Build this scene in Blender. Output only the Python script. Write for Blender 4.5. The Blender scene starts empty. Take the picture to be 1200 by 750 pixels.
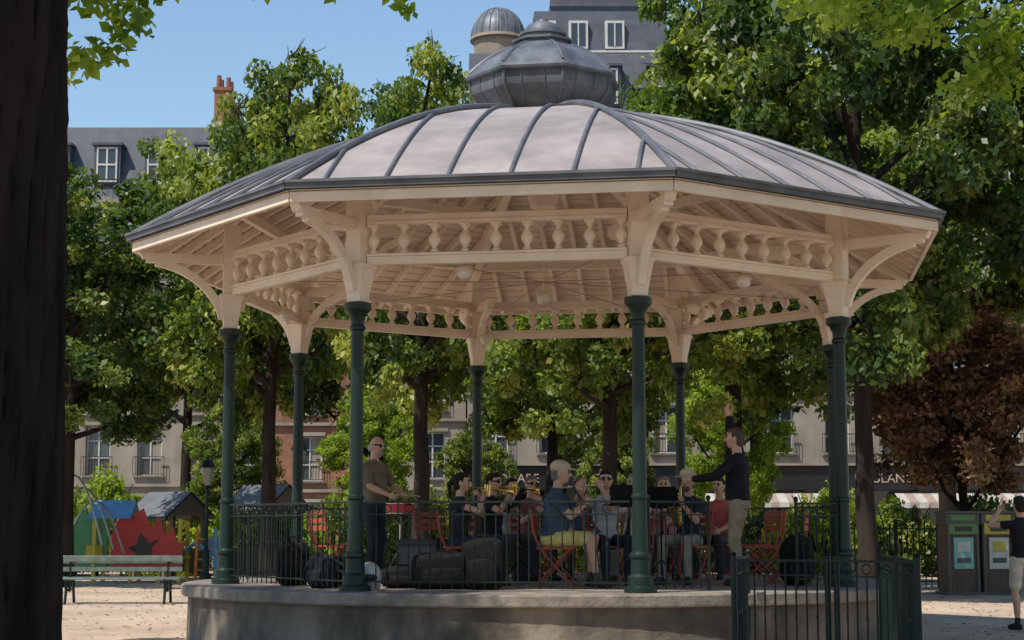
import bpy, math, random
import numpy as np
from mathutils import Vector, Matrix
from mathutils.bvhtree import BVHTree
rad=math.radians
random.seed(7)
sc=bpy.context.scene
COL=sc.collection
# ---------------------------------------------------------------- materials
def mat(name,c,rough=.6,c2=None,scale=4.0,bump=0.0,bscale=None,metal=0.0,spec=.5,detail=6,stretch=(1,1,1),lo=.35,hi=.65,stain=None):
    m=bpy.data.materials.new(name); m.use_nodes=True
    nt=m.node_tree; b=nt.nodes["Principled BSDF"]
    b.inputs["Roughness"].default_value=rough
    b.inputs["Metallic"].default_value=metal
    b.inputs["Specular IOR Level"].default_value=spec
    tc=nt.nodes.new("ShaderNodeTexCoord"); mp=nt.nodes.new("ShaderNodeMapping")
    mp.inputs["Scale"].default_value=stretch
    nt.links.new(tc.outputs["Object"],mp.inputs["Vector"])
    if c2 is None: c2=tuple(x*.78 for x in c)
    n=nt.nodes.new("ShaderNodeTexNoise"); n.inputs["Scale"].default_value=scale; n.inputs["Detail"].default_value=detail
    nt.links.new(mp.outputs[0],n.inputs["Vector"])
    r=nt.nodes.new("ShaderNodeValToRGB")
    r.color_ramp.elements[0].position=lo; r.color_ramp.elements[1].position=hi
    r.color_ramp.elements[0].color=(*c,1); r.color_ramp.elements[1].color=(*c2,1)
    nt.links.new(n.outputs["Fac"],r.inputs["Fac"]); out=r.outputs["Color"]
    if stain:
        st,ss,sv=stain
        mp2=nt.nodes.new("ShaderNodeMapping"); mp2.inputs["Scale"].default_value=sv; mp2.inputs["Location"].default_value=(3.1,1.7,.4)
        nt.links.new(tc.outputs["Object"],mp2.inputs["Vector"])
        n3=nt.nodes.new("ShaderNodeTexNoise"); n3.inputs["Scale"].default_value=ss; n3.inputs["Detail"].default_value=9; n3.inputs["Roughness"].default_value=.65
        nt.links.new(mp2.outputs[0],n3.inputs["Vector"])
        r3=nt.nodes.new("ShaderNodeValToRGB"); r3.color_ramp.elements[0].position=.38; r3.color_ramp.elements[1].position=.6
        k=1-st; r3.color_ramp.elements[0].color=(k,k*.99,k*.97,1); r3.color_ramp.elements[1].color=(1,1,1,1)
        nt.links.new(n3.outputs["Fac"],r3.inputs["Fac"])
        mu=nt.nodes.new("ShaderNodeMixRGB"); mu.blend_type='MULTIPLY'; mu.inputs[0].default_value=1
        nt.links.new(out,mu.inputs[1]); nt.links.new(r3.outputs[0],mu.inputs[2]); out=mu.outputs[0]
    nt.links.new(out,b.inputs["Base Color"])
    if bump>0:
        n2=nt.nodes.new("ShaderNodeTexNoise"); n2.inputs["Scale"].default_value=bscale or scale*6; n2.inputs["Detail"].default_value=8
        nt.links.new(mp.outputs[0],n2.inputs["Vector"])
        bp=nt.nodes.new("ShaderNodeBump"); bp.inputs["Strength"].default_value=bump; bp.inputs["Distance"].default_value=.03
        nt.links.new(n2.outputs["Fac"],bp.inputs["Height"]); nt.links.new(bp.outputs[0],b.inputs["Normal"])
    return m
def leaf_mat(name,cols,trans=.38,rough=.45):
    m=bpy.data.materials.new(name); m.use_nodes=True; nt=m.node_tree
    b=nt.nodes["Principled BSDF"]; out=nt.nodes["Material Output"]
    b.inputs["Roughness"].default_value=rough; b.inputs["Specular IOR Level"].default_value=.45
    at=nt.nodes.new("ShaderNodeAttribute"); at.attribute_name="leafval"
    r=nt.nodes.new("ShaderNodeValToRGB")
    el=r.color_ramp.elements
    el[0].position=0.05; el[0].color=(*cols[0],1); el[1].position=.95; el[1].color=(*cols[-1],1)
    for i,c in enumerate(cols[1:-1]):
        e=el.new((i+1)/(len(cols)-1)); e.color=(*c,1)
    nt.links.new(at.outputs["Fac"],r.inputs["Fac"]); nt.links.new(r.outputs[0],b.inputs["Base Color"])
    t=nt.nodes.new("ShaderNodeBsdfTranslucent")
    g=nt.nodes.new("ShaderNodeMixRGB"); g.blend_type='MULTIPLY'; g.inputs[0].default_value=1; g.inputs[2].default_value=(1.9,1.8,.6,1)
    nt.links.new(r.outputs[0],g.inputs[1]); nt.links.new(g.outputs[0],t.inputs["Color"])
    mx=nt.nodes.new("ShaderNodeMixShader"); mx.inputs[0].default_value=trans
    nt.links.new(b.outputs[0],mx.inputs[1]); nt.links.new(t.outputs[0],mx.inputs[2]); nt.links.new(mx.outputs[0],out.inputs[0])
    return m

# ---------------------------------------------------------------- mesh builder
class MB:
    def __init__(s): s.v=[];s.f=[];s.m=[]
    def add(s,vs,fs,mi=0):
        o=len(s.v); s.v.extend([tuple(p) for p in vs]); s.f.extend([tuple(i+o for i in f) for f in fs]); s.m.extend([mi]*len(fs))
    def quad(s,a,b,c,d,mi=0): s.add([a,b,c,d],[(0,1,2,3)],mi)
    def box(s,c,size,mi=0,R=None):
        c=Vector(c); hx,hy,hz=[q/2 for q in size]
        vs=[Vector((x,y,z)) for x in(-hx,hx) for y in(-hy,hy) for z in(-hz,hz)]
        if R is not None: vs=[R@p for p in vs]
        vs=[p+c for p in vs]
        s.add(vs,[(0,1,3,2),(4,6,7,5),(0,4,5,1),(2,3,7,6),(0,2,6,4),(1,5,7,3)],mi)
    def beam(s,p0,p1,w,h,mi=0,up=(0,0,1)):
        p0=Vector(p0);p1=Vector(p1);d=p1-p0;L=d.length
        if L<1e-6:return
        d/=L; up=Vector(up); x=d.cross(up)
        if x.length<1e-4: x=d.cross(Vector((1,0,0)))
        x.normalize(); z=x.cross(d).normalized()
        R=Matrix((x,d,z)).transposed()
        s.box((p0+p1)/2,(w,L,h),mi,R)
    def tube(s,pts,rs,n=8,mi=0,caps=True):
        pts=[Vector(p) for p in pts]
        if not hasattr(rs,'__len__'): rs=[rs]*len(pts)
        d=(pts[1]-pts[0]).normalized()
        x=d.cross(Vector((0,0,1)))
        if x.length<1e-3: x=d.cross(Vector((0,1,0)))
        x.normalize(); vs=[];fs=[]
        for i,p in enumerate(pts):
            a=pts[max(i-1,0)];b=pts[min(i+1,len(pts)-1)]
            d=(b-a).normalized(); x=(x-d*x.dot(d)).normalized(); y=d.cross(x)
            for k in range(n):
                t=2*math.pi*k/n; vs.append(p+(x*math.cos(t)+y*math.sin(t))*rs[i])
        for i in range(len(pts)-1):
            for k in range(n):
                k2=(k+1)%n; fs.append((i*n+k,i*n+k2,(i+1)*n+k2,(i+1)*n+k))
        if caps:
            fs.append(tuple(range(n))[::-1]); fs.append(tuple((len(pts)-1)*n+k for k in range(n)))
        s.add(vs,fs,mi)
    def lathe(s,prof,c=(0,0,0),n=16,mi=0,rot=0,caps=True,sx=1,sy=1):
        c=Vector(c);vs=[];fs=[]
        for r,z in prof:
            for k in range(n):
                t=2*math.pi*k/n+rot; vs.append(c+Vector((r*math.cos(t)*sx,r*math.sin(t)*sy,z)))
        for i in range(len(prof)-1):
            for k in range(n):
                k2=(k+1)%n; fs.append((i*n+k,i*n+k2,(i+1)*n+k2,(i+1)*n+k))
        if caps:
            fs.append(tuple(range(n))[::-1]); fs.append(tuple((len(prof)-1)*n+k for k in range(n)))
        s.add(vs,fs,mi)
    def ball(s,c,r,mi=0,n=12,R=None):
        if not hasattr(r,'__len__'): r=(r,r,r)
        m=n//2; vs=[];fs=[]
        for i in range(m+1):
            ph=math.pi*i/m
            for k in range(n):
                t=2*math.pi*k/n
                p=Vector((r[0]*math.sin(ph)*math.cos(t),r[1]*math.sin(ph)*math.sin(t),r[2]*math.cos(ph)))
                if R is not None: p=R@p
                vs.append(p+Vector(c))
        for i in range(m):
            for k in range(n):
                k2=(k+1)%n; fs.append((i*n+k,(i+1)*n+k,(i+1)*n+k2,i*n+k2))
        s.add(vs,fs,mi)
    def mesh(s,name,mats,smooth=True,ang=35):
        me=bpy.data.meshes.new(name); me.from_pydata(s.v,[],s.f)
        for m in mats: me.materials.append(m)
        me.polygons.foreach_set("material_index",s.m)
        if smooth:
            me.polygons.foreach_set("use_smooth",[True]*len(s.f)); me.set_sharp_from_angle(angle=rad(ang))
        me.update(); return me
    def obj(s,name,mats,parent=None,smooth=True,ang=35,bevel=0):
        o=bpy.data.objects.new(name,s.mesh(name,mats,smooth,ang)); COL.objects.link(o)
        if parent: o.parent=parent
        if bevel:
            b=o.modifiers.new("bevel","BEVEL"); b.width=bevel; b.segments=2; b.limit_method='ANGLE'; b.angle_limit=rad(40)
        return o
def empty(name,loc=(0,0,0),rz=0,parent=None):
    e=bpy.data.objects.new(name,None); e.empty_display_size=.2; e.location=loc; e.rotation_euler=(0,0,rz); COL.objects.link(e)
    if parent: e.parent=parent
    return e
def inst(name,me,parent=None,loc=(0,0,0),rz=0,scale=(1,1,1),material=None):
    o=bpy.data.objects.new(name,me); COL.objects.link(o); o.location=loc; o.rotation_euler=(0,0,rz); o.scale=scale
    if parent:o.parent=parent
    if material:
        o.material_slots[0].link='OBJECT'; o.material_slots[0].material=material
    return o

# ---------------------------------------------------------------- camera, light
EYE=1.30
cam=bpy.data.cameras.new("camera"); co=bpy.data.objects.new("camera",cam); COL.objects.link(co)
co.location=(0,0,EYE); co.rotation_euler=(rad(97.0),0,0); cam.lens=59.8; cam.sensor_width=36; cam.clip_end=3000; cam.clip_start=.05
sc.camera=co
EL=rad(57); sd=Vector((-0.74,-0.67,0)).normalized()
S=Vector((sd.x*math.cos(EL),sd.y*math.cos(EL),math.sin(EL)))
su=bpy.data.lights.new("sun","SUN"); su.energy=5.0; su.angle=rad(.53); su.color=(1,.94,.84)
so=bpy.data.objects.new("sun",su); COL.objects.link(so); so.rotation_euler=S.to_track_quat('Z','Y').to_euler(); so.location=(0,0,60)
w=bpy.data.worlds.new("World"); sc.world=w; w.use_nodes=True; nt=w.node_tree
sky=nt.nodes.new("ShaderNodeTexSky"); sky.sky_type='NISHITA'; sky.sun_disc=False; sky.sun_elevation=EL; sky.sun_rotation=math.atan2(S.x,S.y)
sky.air_density=1.45; sky.dust_density=.0; sky.ozone_density=5.0
nt.links.new(sky.outputs[0],nt.nodes["Background"].inputs[0]); nt.nodes["Background"].inputs[1].default_value=.15
sc.view_settings.view_transform='Standard'; sc.view_settings.look='None'; sc.view_settings.exposure=0

# ---------------------------------------------------------------- shared materials
M_sand=mat("sand_ground",(.60,.455,.33),.95,(.46,.34,.245),.5,.5,14,detail=12,stain=(.22,3.5,(1,1,1)))
M_asph=mat("asphalt",(.06,.06,.062),.9,(.045,.045,.047),3,.3,60)
M_pave=mat("pavement_stone",(.27,.26,.24),.9,(.2,.19,.18),2,.2)
M_conc=mat("platform_concrete",(.24,.195,.15),.9,(.14,.113,.087),1.3,.6,9,stretch=(1,1,1.6),detail=10,stain=(.62,1.5,(1,1,.45)))
M_coping=mat("platform_coping",(.36,.30,.24),.85,(.23,.195,.16),3,.4,20,detail=10,stain=(.45,2.5,(1,1,.6)))
M_cream=mat("cream_paint",(.88,.735,.60),.5,(.80,.655,.52),3,.12,25,stain=(.10,2.2,(1,1,1)))
M_board=mat("cream_boards",(.87,.72,.58),.55,(.76,.61,.475),5,.12,25,stain=(.12,1.4,(1,1,1)))
M_green=mat("green_cast_iron",(.005,.020,.015),.42,(.010,.025,.019),9,.15,40,spec=.35)
M_rail=mat("railing_iron",(.007,.019,.015),.5,(.005,.013,.011),9,spec=.3)
M_zinc=mat("zinc_roof",(.40,.345,.33),.55,(.305,.27,.262),1.7,.2,7,detail=10,spec=.45,stain=(.26,1.1,(1,1,1)))
M_rib=mat("zinc_ribs",(.085,.093,.11),.48,(.14,.145,.16),3,spec=.4)
M_lant=mat("zinc_lantern",(.19,.205,.23),.5,(.10,.112,.13),2.2,.3,9,metal=.1,stretch=(1,1,.5),detail=10,stain=(.45,2.6,(1,1,.5)))
M_bark=mat("bark",(.04,.03,.023),.95,(.017,.013,.011),5,1.0,9,stretch=(1,1,.25),spec=.2)
M_barkd=mat("bark_dark",(.022,.0155,.012),.95,(.006,.0048,.004),9,1.0,16,stretch=(1,1,.15),spec=.15)
M_leafA=leaf_mat("leaves_linden",[(.024,.05,.012),(.075,.13,.022),(.19,.25,.045),(.40,.41,.11)])
M_leafB=leaf_mat("leaves_chestnut",[(.017,.04,.011),(.045,.09,.02),(.105,.16,.032),(.26,.29,.08)])
M_leafC=leaf_mat("leaves_bright",[(.07,.13,.018),(.15,.24,.028),(.25,.34,.045),(.38,.44,.09)],.5)
M_leafP=leaf_mat("leaves_purple",[(.045,.034,.024),(.14,.078,.055),(.26,.145,.10),(.42,.33,.20)],.35)
M_black=mat("black_fabric",(.006,.006,.007),.85,(.011,.011,.012),12,.3,40,spec=.2)

# ---------------------------------------------------------------- ground
g=MB(); g.quad((-900,-900,0),(900,-900,0),(900,1500,0),(-900,1500,0)); g.obj("ground",[M_sand],smooth=False)
g=MB(); g.quad((-200,57,.004),(200,57,.004),(200,69,.004),(-200,69,.004)); 
g.obj("street",[M_asph],smooth=False)
g=MB(); g.box((0,55,.06),(400,4,.12)); g.box((0,72.4,.06),(400,6.8,.12)); g.obj("pavement",[M_pave],smooth=False)
g=MB(); 
for i in range(40): g.quad((-80+i*4,62.9,.008),(-78+i*4,62.9,.008),(-78+i*4,63.05,.008),(-80+i*4,63.05,.008))
g.obj("road_marking",[mat("road_paint",(.7,.7,.68),.7)],smooth=False)

# ---------------------------------------------------------------- leaves
def leaf_mesh(name,cent,rads,per,size,rng,flat=.7,mats=()):
    N=len(cent); tot=N*per
    c=np.repeat(cent,per,0); r=np.repeat(rads,per)
    d=rng.normal(size=(tot,3)); d/=np.linalg.norm(d,axis=1)[:,None]
    u=rng.random(tot)**(1/2.0)
    p=c+d*(r*u)[:,None]*np.array([1,1,flat])
    n=.5*d+np.array([0,0,.55])+.75*rng.normal(size=(tot,3)); n/=np.linalg.norm(n,axis=1)[:,None]
    t=np.cross(n,rng.normal(size=(tot,3))); t/=np.linalg.norm(t,axis=1)[:,None]
    b=np.cross(n,t)
    L=(size*(.6+.8*rng.random(tot)))[:,None]; W=L*.62
    vs=np.stack([p-t*L/2,p+b*W/2+n*W*.12-t*L*.06,p+t*L/2-n*L*.1,p-b*W/2+n*W*.12-t*L*.06],1).reshape(-1,3)
    me=bpy.data.meshes.new(name)
    me.vertices.add(tot*4); me.vertices.foreach_set("co",vs.astype(np.float32).ravel())
    me.loops.add(tot*4); me.loops.foreach_set("vertex_index",np.arange(tot*4,dtype=np.int32))
    me.polygons.add(tot); me.polygons.foreach_set("loop_start",np.arange(0,tot*4,4,dtype=np.int32))
    me.update(calc_edges=True)
    val=np.clip(np.repeat(rng.random(N),per)*.6+rng.random(tot)*.45,0,1)
    a=me.attributes.new("leafval",'FLOAT','FACE'); a.data.foreach_set("value",val.astype(np.float32))
    for m in mats: me.materials.append(m)
    return me
def crown(seed,R,H,cz,nb=18,nc=15,per=150,size=.18,name="crown",lump=(.24,.4),clump=(.09,.17)):
    rng=np.random.default_rng(seed)
    cent=[];rd=[];boughs=[]
    for i in range(nb):
        zz=-0.85+1.75*(i+.5)/nb; hr=math.sqrt(max(0,1-zz*zz*.9))
        az=i*2.4+rng.random()*.8
        rr=hr*(.35+.45*rng.random())
        p=np.array([math.cos(az)*rr*R,math.sin(az)*rr*R,zz*.78*H+cz]); boughs.append(p)
        lr=R*(lump[0]+(lump[1]-lump[0])*rng.random())
        for j in range(nc):
            e=rng.normal(size=3); e/=np.linalg.norm(e)
            cent.append(p+e*lr*(.45+.65*rng.random())*np.array([1,1,.75])); rd.append(R*(clump[0]+(clump[1]-clump[0])*rng.random()))
    me=leaf_mesh(name,np.array(cent),np.array(rd),per,size,rng,mats=[M_leafA])
    return me,boughs,cent
def limbs(mb,boughs,cent,fork,r0,seed,cz):
    rnd=random.Random(seed)
    for k,b in enumerate(boughs):
        b=Vector(b); zt=max(fork, min(b.z-1.2, cz+1.5)); st=Vector((0,0,zt*.8+fork*.2))
        mid=(st+b)/2+Vector((rnd.uniform(-.3,.3),rnd.uniform(-.3,.3),-.25))
        r=r0*.42
        mb.tube([st,mid,b],[r,r*.6,r*.28],6)
        for j in range(0,15,3):
            c=Vector(cent[k*15+j]) if k*15+j<len(cent) else b
            c=b.lerp(c,.8)
            mb.tube([b,(b+c)/2+Vector((0,0,-.08)),c],[r*.28,r*.14,r*.05],5)
def trunk_pts(seed,h,r,top):
    rnd=random.Random(seed); pts=[];rs=[];n=12
    ox=oy=0
    for i in range(n+1):
        t=i/n
        pts.append((ox,oy,t*top)); rs.append(r*(1.35-.35*min(1,t*12))*(1-.75*t))
        ox+=rnd.uniform(-.06,.06); oy+=rnd.uniform(-.06,.06)
    return pts,rs
VARS=[]
for i in range(5):
    me,bo,ce=crown(100+i,4.0,4.5,8.0,name="foliage_crown_%s"%"abcde"[i])
    mb=MB(); p,r=trunk_pts(i,3.5,.24,10.0); mb.tube(p,r,14); limbs(mb,bo,ce,3.6,.24,i,8.0)
    VARS.append((mb.mesh("trunk_mesh",[M_bark]),me))
def tree(name,x,y,sx,sz,var,leaf,rz=None,zoff=0):
    e=empty(name,(x,y,-.03)); t,c=VARS[var]
    rz=rz if rz is not None else (x*7.3+y*1.9)%6.28
    ts=sx if (sx>.75 or sx<.5) else .8
    inst("trunk",t,e,(0,0,0),rz,(ts,ts,sz))
    inst("crown",c,e,(0,0,zoff),rz,(sx,sx,sz),leaf)
    return e
tree("chestnut_tree",-10.2,39,.92,.86,0,M_leafB,zoff=-.5)
tree("linden_tree",-5.4,38,.72,1.07,1,M_leafA,zoff=-.7)
tree("linden_tree",-9.6,50,.8,1.06,2,M_leafA)
tree("linden_tree",-1.8,34,.66,.97,3,M_leafA,zoff=-.7)
tree("linden_tree",-4.6,52,.85,1.02,4,M_leafB)
tree("linden_tree",1.85,33,.74,.88,0,M_leafA,zoff=-.8)
tree("linden_tree",4.9,37.5,1.0,1.25,1,M_leafA,zoff=-1.3)
tree("chestnut_tree",6.35,30.8,.84,1.08,2,M_leafB,zoff=-.6)
tree("chestnut_tree",11.3,32,1.0,1.2,3,M_leafB)
tree("chestnut_tree",11.5,45,1.1,1.25,4,M_leafA)
tree("linden_tree",1.2,52,.95,1.0,2,M_leafA,zoff=-.8)
tree("linden_tree",7.5,52,1.0,1.2,0,M_leafB,zoff=-.8)
tree("linden_tree",-17,36,1,1.1,1,M_leafA)
tree("linden_tree",-17,52,1,1.0,3,M_leafB)
tree("linden_tree",19,38,1,1.1,4,M_leafA)
tree("linden_tree",19,52,1,1.1,1,M_leafB)
tree("sapling",-3.7,45,.40,.47,2,M_leafC,zoff=-.5)
tree("sapling",-1.0,44,.30,.36,4,M_leafA,zoff=-.4)
tree("sapling",5.7,44,.42,.55,3,M_leafC,zoff=-.6)
tree("sapling",-7.6,46,.36,.44,0,M_leafA,zoff=-.5)
tree("sapling",2.9,45,.32,.40,1,M_leafA,zoff=-.4)
# trees beside the viewer; left one unseen, added to shade the bandstand front
tree("chestnut_tree",-8.8,11.5,1.0,1.15,2,M_leafB)
rt=tree("chestnut_tree",9.2,14.5,1.0,1.15,4,M_leafC)
rng=np.random.default_rng(44)
c=[];mbb=MB()
for (x,z) in [(-6.2,5.75),(-5.8,5.5),(-5.5,5.85),(-5.2,5.3),(-4.9,5.6),(-4.7,5.2),(-4.5,5.8),(-4.3,5.4),(-6.6,5.95),(-5.0,6.0)]:
    mbb.tube([(-2.2,0,6.6),(x*.5-1.6,-.2,6.4),(x,-.4,z)],[.04,.025,.008],6)
    for q in range(4): c.append((x+rng.normal()*.15,-.4+rng.normal()*.3,z+rng.normal()*.10))
mbb.obj("low_boughs",[M_bark],rt)
inst("low_leaves",leaf_mesh("low_leaves",np.array(c),np.full(len(c),.26),60,.10,rng,mats=[M_leafC]),rt)

# purple plum
me,bo,ce=crown(300,2.4,2.5,4.3,nb=18,nc=15,per=160,size=.12,name="plum_crown")
mb=MB(); mb.tube([(0,0,0),(.05,0,1),(0,.05,2.2),(0,0,5)],[.13,.1,.09,.03],10); limbs(mb,bo,ce,1.6,.16,4,4.3)
e=empty("purple_plum_tree",(9.5,36,0)); mb.obj("trunk",[M_barkd],e); inst("crown",me,e,(0,0,-.1),0,(1.15,1.1,1.02),M_leafP)

# bushes
me_b=[]
for i in range(3):
    rng=np.random.default_rng(500+i); n=38
    c=rng.normal(size=(n,3)); c/=np.linalg.norm(c,axis=1)[:,None]; c*= (.45+.5*rng.random(n))[:,None]; c[:,2]=np.abs(c[:,2])*.85+.1; 
    me_b.append(leaf_mesh("bush_foliage",c,.16+.15*rng.random(n),200,.075,rng,mats=[M_leafA]))
def bush(name,x,y,s,h,leaf,k):
    e=empty(name,(x,y,0)); mb=MB()
    for j in range(5):
        a=j*1.26; mb.tube([(0,0,0),(math.cos(a)*.25*s,math.sin(a)*.25*s,.5*h),(math.cos(a)*.5*s,math.sin(a)*.5*s,h*.85)],[.04,.03,.012],6)
    mb.obj("stems",[M_bark],e); inst("foliage",me_b[k%3],e,(0,0,0),x,(s,s,h),leaf)
for i,(x,y,s,h,l) in enumerate([(-11.6,48,1.9,3.0,M_leafC),(-9.9,48.5,1.7,2.6,M_leafA),(-8.2,48.5,1.7,2.8,M_leafC),(-13.4,48,1.9,2.4,M_leafB),
    (-4.9,46,1.4,2.3,M_leafC),(-3.3,48,1.6,2.2,M_leafA),(-2.2,47,1.6,2.5,M_leafA),(-.5,47,1.7,2.1,M_leafB),(1.4,47.5,1.8,2.3,M_leafA),
    (3.2,47,1.6,2.0,M_leafC),(5.0,47,1.7,2.4,M_leafA),(6.9,46.5,1.7,2.1,M_leafB),(8.3,46,1.7,2.6,M_leafC),(10.6,47,1.8,2.3,M_leafA),(13,46,1.9,2.6,M_leafB),(15.5,46,1.9,2.6,M_leafA),(-15.2,48,1.9,2.6,M_leafA),(-6.4,48.5,1.7,2.2,M_leafB)]):
    bush("shrub",x,y,s,h,l,i)

# foreground tree (trunk beside the camera)
def fore_trunk():
    n=110; m=230; H=9.0; rng=np.random.default_rng(9)
    vs=[];fs=[]
    ph=rng.random(14)*6.28
    for i in range(m+1):
        z=-.05+H*i/m; 
        for k in range(n):
            a=2*math.pi*k/n
            rid=(1-abs(math.sin(a*10+1.2*math.sin(z*1.7+ph[0])+.8*math.sin(z*5.1+ph[1]))))**2*-.022+abs(math.sin(a*23+1.6*math.sin(z*3.3+ph[2])+z*2))*.007
            blk=-.014*max(0,math.sin(z*11+3*math.sin(a*5+ph[3]))-.8)*5
            lum=.018*math.sin(2*a+z*.7)+.012*math.sin(3*a-z*1.1+2)
            R=.245*(1+.5*math.exp(-z*3.2))-.006*z+rid+lum+blk+rng.normal()*.0012
            vs.append((R*math.cos(a),R*math.sin(a),z))
    for i in range(m):
        for k in range(n):
            k2=(k+1)%n; fs.append((i*n+k,i*n+k2,(i+1)*n+k2,(i+1)*n+k))
    mb=MB(); mb.add(vs,fs)
    return mb
ft=empty("linden_tree",(-1.80,5.8,0))
mb=fore_trunk()
for (x,y,z) in [(-3,1.5,10),(2.6,3.5,10.3),(.5,6,10),(0,.5,10.6)]:
    mb.tube([(0,0,6.6),(x*.4,y*.4,8.2),(x,y,z)],[.14,.1,.04],8)
mb.tube([(0,0,5.6),(-.9,1.4,5.7),(-1.2,2.6,5.1),(-.9,3.1,4.45),(-.45,3.15,4.2)],[.05,.035,.02,.012,.005],7)
mb.tube([(0,0,6.0),(.5,1.8,6.1),(.9,2.8,5.3),(1.15,3.1,4.6)],[.05,.03,.015,.006],7)
mb.obj("trunk",[M_barkd],ft,ang=60)
inst("crown",VARS[1][1],ft,(0,2.7,3.6),1.0,(1.05,1.05,1),M_leafA)  # crown set high and ahead of its trunk, unseen, to shade the bandstand
inst("crown",VARS[3][1],ft,(-3.2,-3.0,2.6),2.0,(.9,.9,.8),M_leafA)
rng=np.random.default_rng(77)
c=np.array([(-.66,3.2,4.25),(-.45,3.1,4.15),(-.28,3.1,4.08),(-.12,3.0,4.18),(-.42,3.2,3.88),(-.22,3.0,3.95),(-.6,3.1,4.4),(-.3,3.2,4.35),(-.1,3.1,4.3),(-.68,3.0,3.98),(-.55,3.1,3.78),(-.75,3.1,4.15)])
inst("hanging_leaves",leaf_mesh("hanging_leaves",c,np.full(len(c),.16),56,.08,rng,mats=[M_leafC]),ft)
c=np.array([(.45,3.1,4.19),(.60,3.1,4.2),(.80,3.1,4.19),(1.0,3.1,4.2),(1.18,3.1,4.12),(1.24,3.1,4.07),(1.12,3.1,4.2)])
inst("hanging_leaves",leaf_mesh("hanging_leaves",c,np.full(len(c),.07),10,.085,rng,mats=[M_leafC]),ft)

# fallen leaves / grit
rng=np.random.default_rng(5); n=12000
p=np.stack([rng.uniform(-14,14,n),9+36*rng.random(n),np.full(n,.012)],1)
s=.012+.03*rng.random(n)**2; a=rng.random(n)*6.28
ca=np.cos(a);sa=np.sin(a)
vs=np.stack([np.stack([p[:,0]+s*ca*k1-s*sa*k2,p[:,1]+s*sa*k1+s*ca*k2,p[:,2]+k3*s*.3],1) for k1,k2,k3 in((-1,0,0),(0,-.6,1),(1,0,0),(0,.6,1))],1).reshape(-1,3)
me=bpy.data.meshes.new("fallen_leaves"); me.vertices.add(n*4); me.vertices.foreach_set("co",vs.astype(np.float32).ravel())
me.loops.add(n*4); me.loops.foreach_set("vertex_index",np.arange(n*4,dtype=np.int32)); me.polygons.add(n); me.polygons.foreach_set("loop_start",np.arange(0,n*4,4,dtype=np.int32)); me.update(calc_edges=True)
me.materials.append(mat("dry_leaf",(.2,.14,.07),.9,(.1,.08,.05),3)); inst("fallen_leaves",me)

# ---------------------------------------------------------------- BANDSTAND
CX,CY=.40,21.45
FL=.65; RC=3.93; RE=5.12; ZE=4.80; RISE=1.75
bs=empty("bandstand",(CX,CY,0))
def ang(k): return rad(-31.5+45*k)
def P(k,r,z): a=ang(k); return Vector((r*math.sin(a),-r*math.cos(a),z))
def zr(r): return ZE+RISE*(1-(r/RE)**1.8)
mb=MB()
n=96
mb.lathe([(4.40,-.05),(4.37,.0),(4.36,FL-.13)],n=n,mi=0,caps=False)
mb.lathe([(4.36,FL-.13),(4.43,FL-.128),(4.445,FL-.11),(4.445,FL-.015),(4.43,FL),(0.01,FL)],n=n,mi=1,caps=False)
mb.obj("platform",[M_conc,M_coping],bs)
mb=MB()
colprof=[(.17,FL),(.17,FL+.05),(.135,FL+.07),(.135,FL+.16),(.105,FL+.19),(.10,FL+.34),(.115,FL+.36),(.115,FL+.39),(.085,FL+.42),(.078,FL+.8),(.078,FL+.95),(.09,FL+.965),(.09,FL+.995),(.074,FL+1.01),(.066,3.40),(.085,3.42),(.085,3.45),(.07,3.47),(.075,3.53),(.11,3.60),(.14,3.625),(.145,3.64),(.145,3.70),(.10,3.712)]
for k in range(8): mb.lathe(colprof,P(k,RC,0),20,0)
mb.obj("columns",[M_green],bs,ang=30)
mb=MB()
def loft_post(k):
    a=ang(k); R=Matrix.Rotation(a,3,'Z')
    secs=[(3.713,.085),(3.80,.09),(3.95,.115),(4.06,.13),(4.075,.145),(4.12,.145),(4.13,.10),(4.98,.10)]
    vs=[];fs=[]
    for z,h in secs:
        for sx,sy in((-1,-1),(1,-1),(1,1),(-1,1)): vs.append(R@Vector((sx*h,sy*h,z))+P(k,RC,0))
    for i in range(len(secs)-1):
        for j in range(4): fs.append((i*4+j,i*4+(j+1)%4,(i+1)*4+(j+1)%4,(i+1)*4+j))
    fs.append((3,2,1,0)); fs.append(tuple(len(secs)*4-4+j for j in range(4)))
    mb.add(vs,fs)
for k in range(8):
    loft_post(k)
    tan=P(k+2,1,0)
    mb.beam(P(k,RC+.10,4.55),P(k,RE-.16,4.55),.10,.12)
    mb.beam(P(k,RC-.10,4.55),P(k,RC-.95,4.55),.09,.11)
    def curve(r0,z0,r1,z1,bow,w,h,nn=10):
        pts=[]
        for i in range(nn+1):
            t=i/nn
            r=r0+(r1-r0)*(1-math.cos(t*math.pi/2)); z=z0+(z1-z0)*math.sin(t*math.pi/2)
            rl=r0+(r1-r0)*t; zl=z0+(z1-z0)*t
            pts.append(P(k,rl*(1-bow)+r*bow,zl*(1-bow)+z*bow))
        for i in range(nn): 
            d=(pts[i+1]-pts[i])*.06
            mb.beam(pts[i]-d,pts[i+1]+d,w+.0007*(i%2),h,up=tan.cross(Vector((0,0,1))))
    curve(RC+.10,3.84,RE-.28,4.50,.75,.085,.10)
    curve(RC-.10,3.95,RC-.85,4.50,.75,.08,.09)
    N=12; pts=[]
    for i in range(N+1):
        r=RE-.08+(.55-RE)*i/N; pts.append(P(k,r,zr(r)-.24))
    for i in range(N): mb.beam(pts[i],pts[i+1]+(pts[i+1]-pts[i])*.03,.12,.18)
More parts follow.
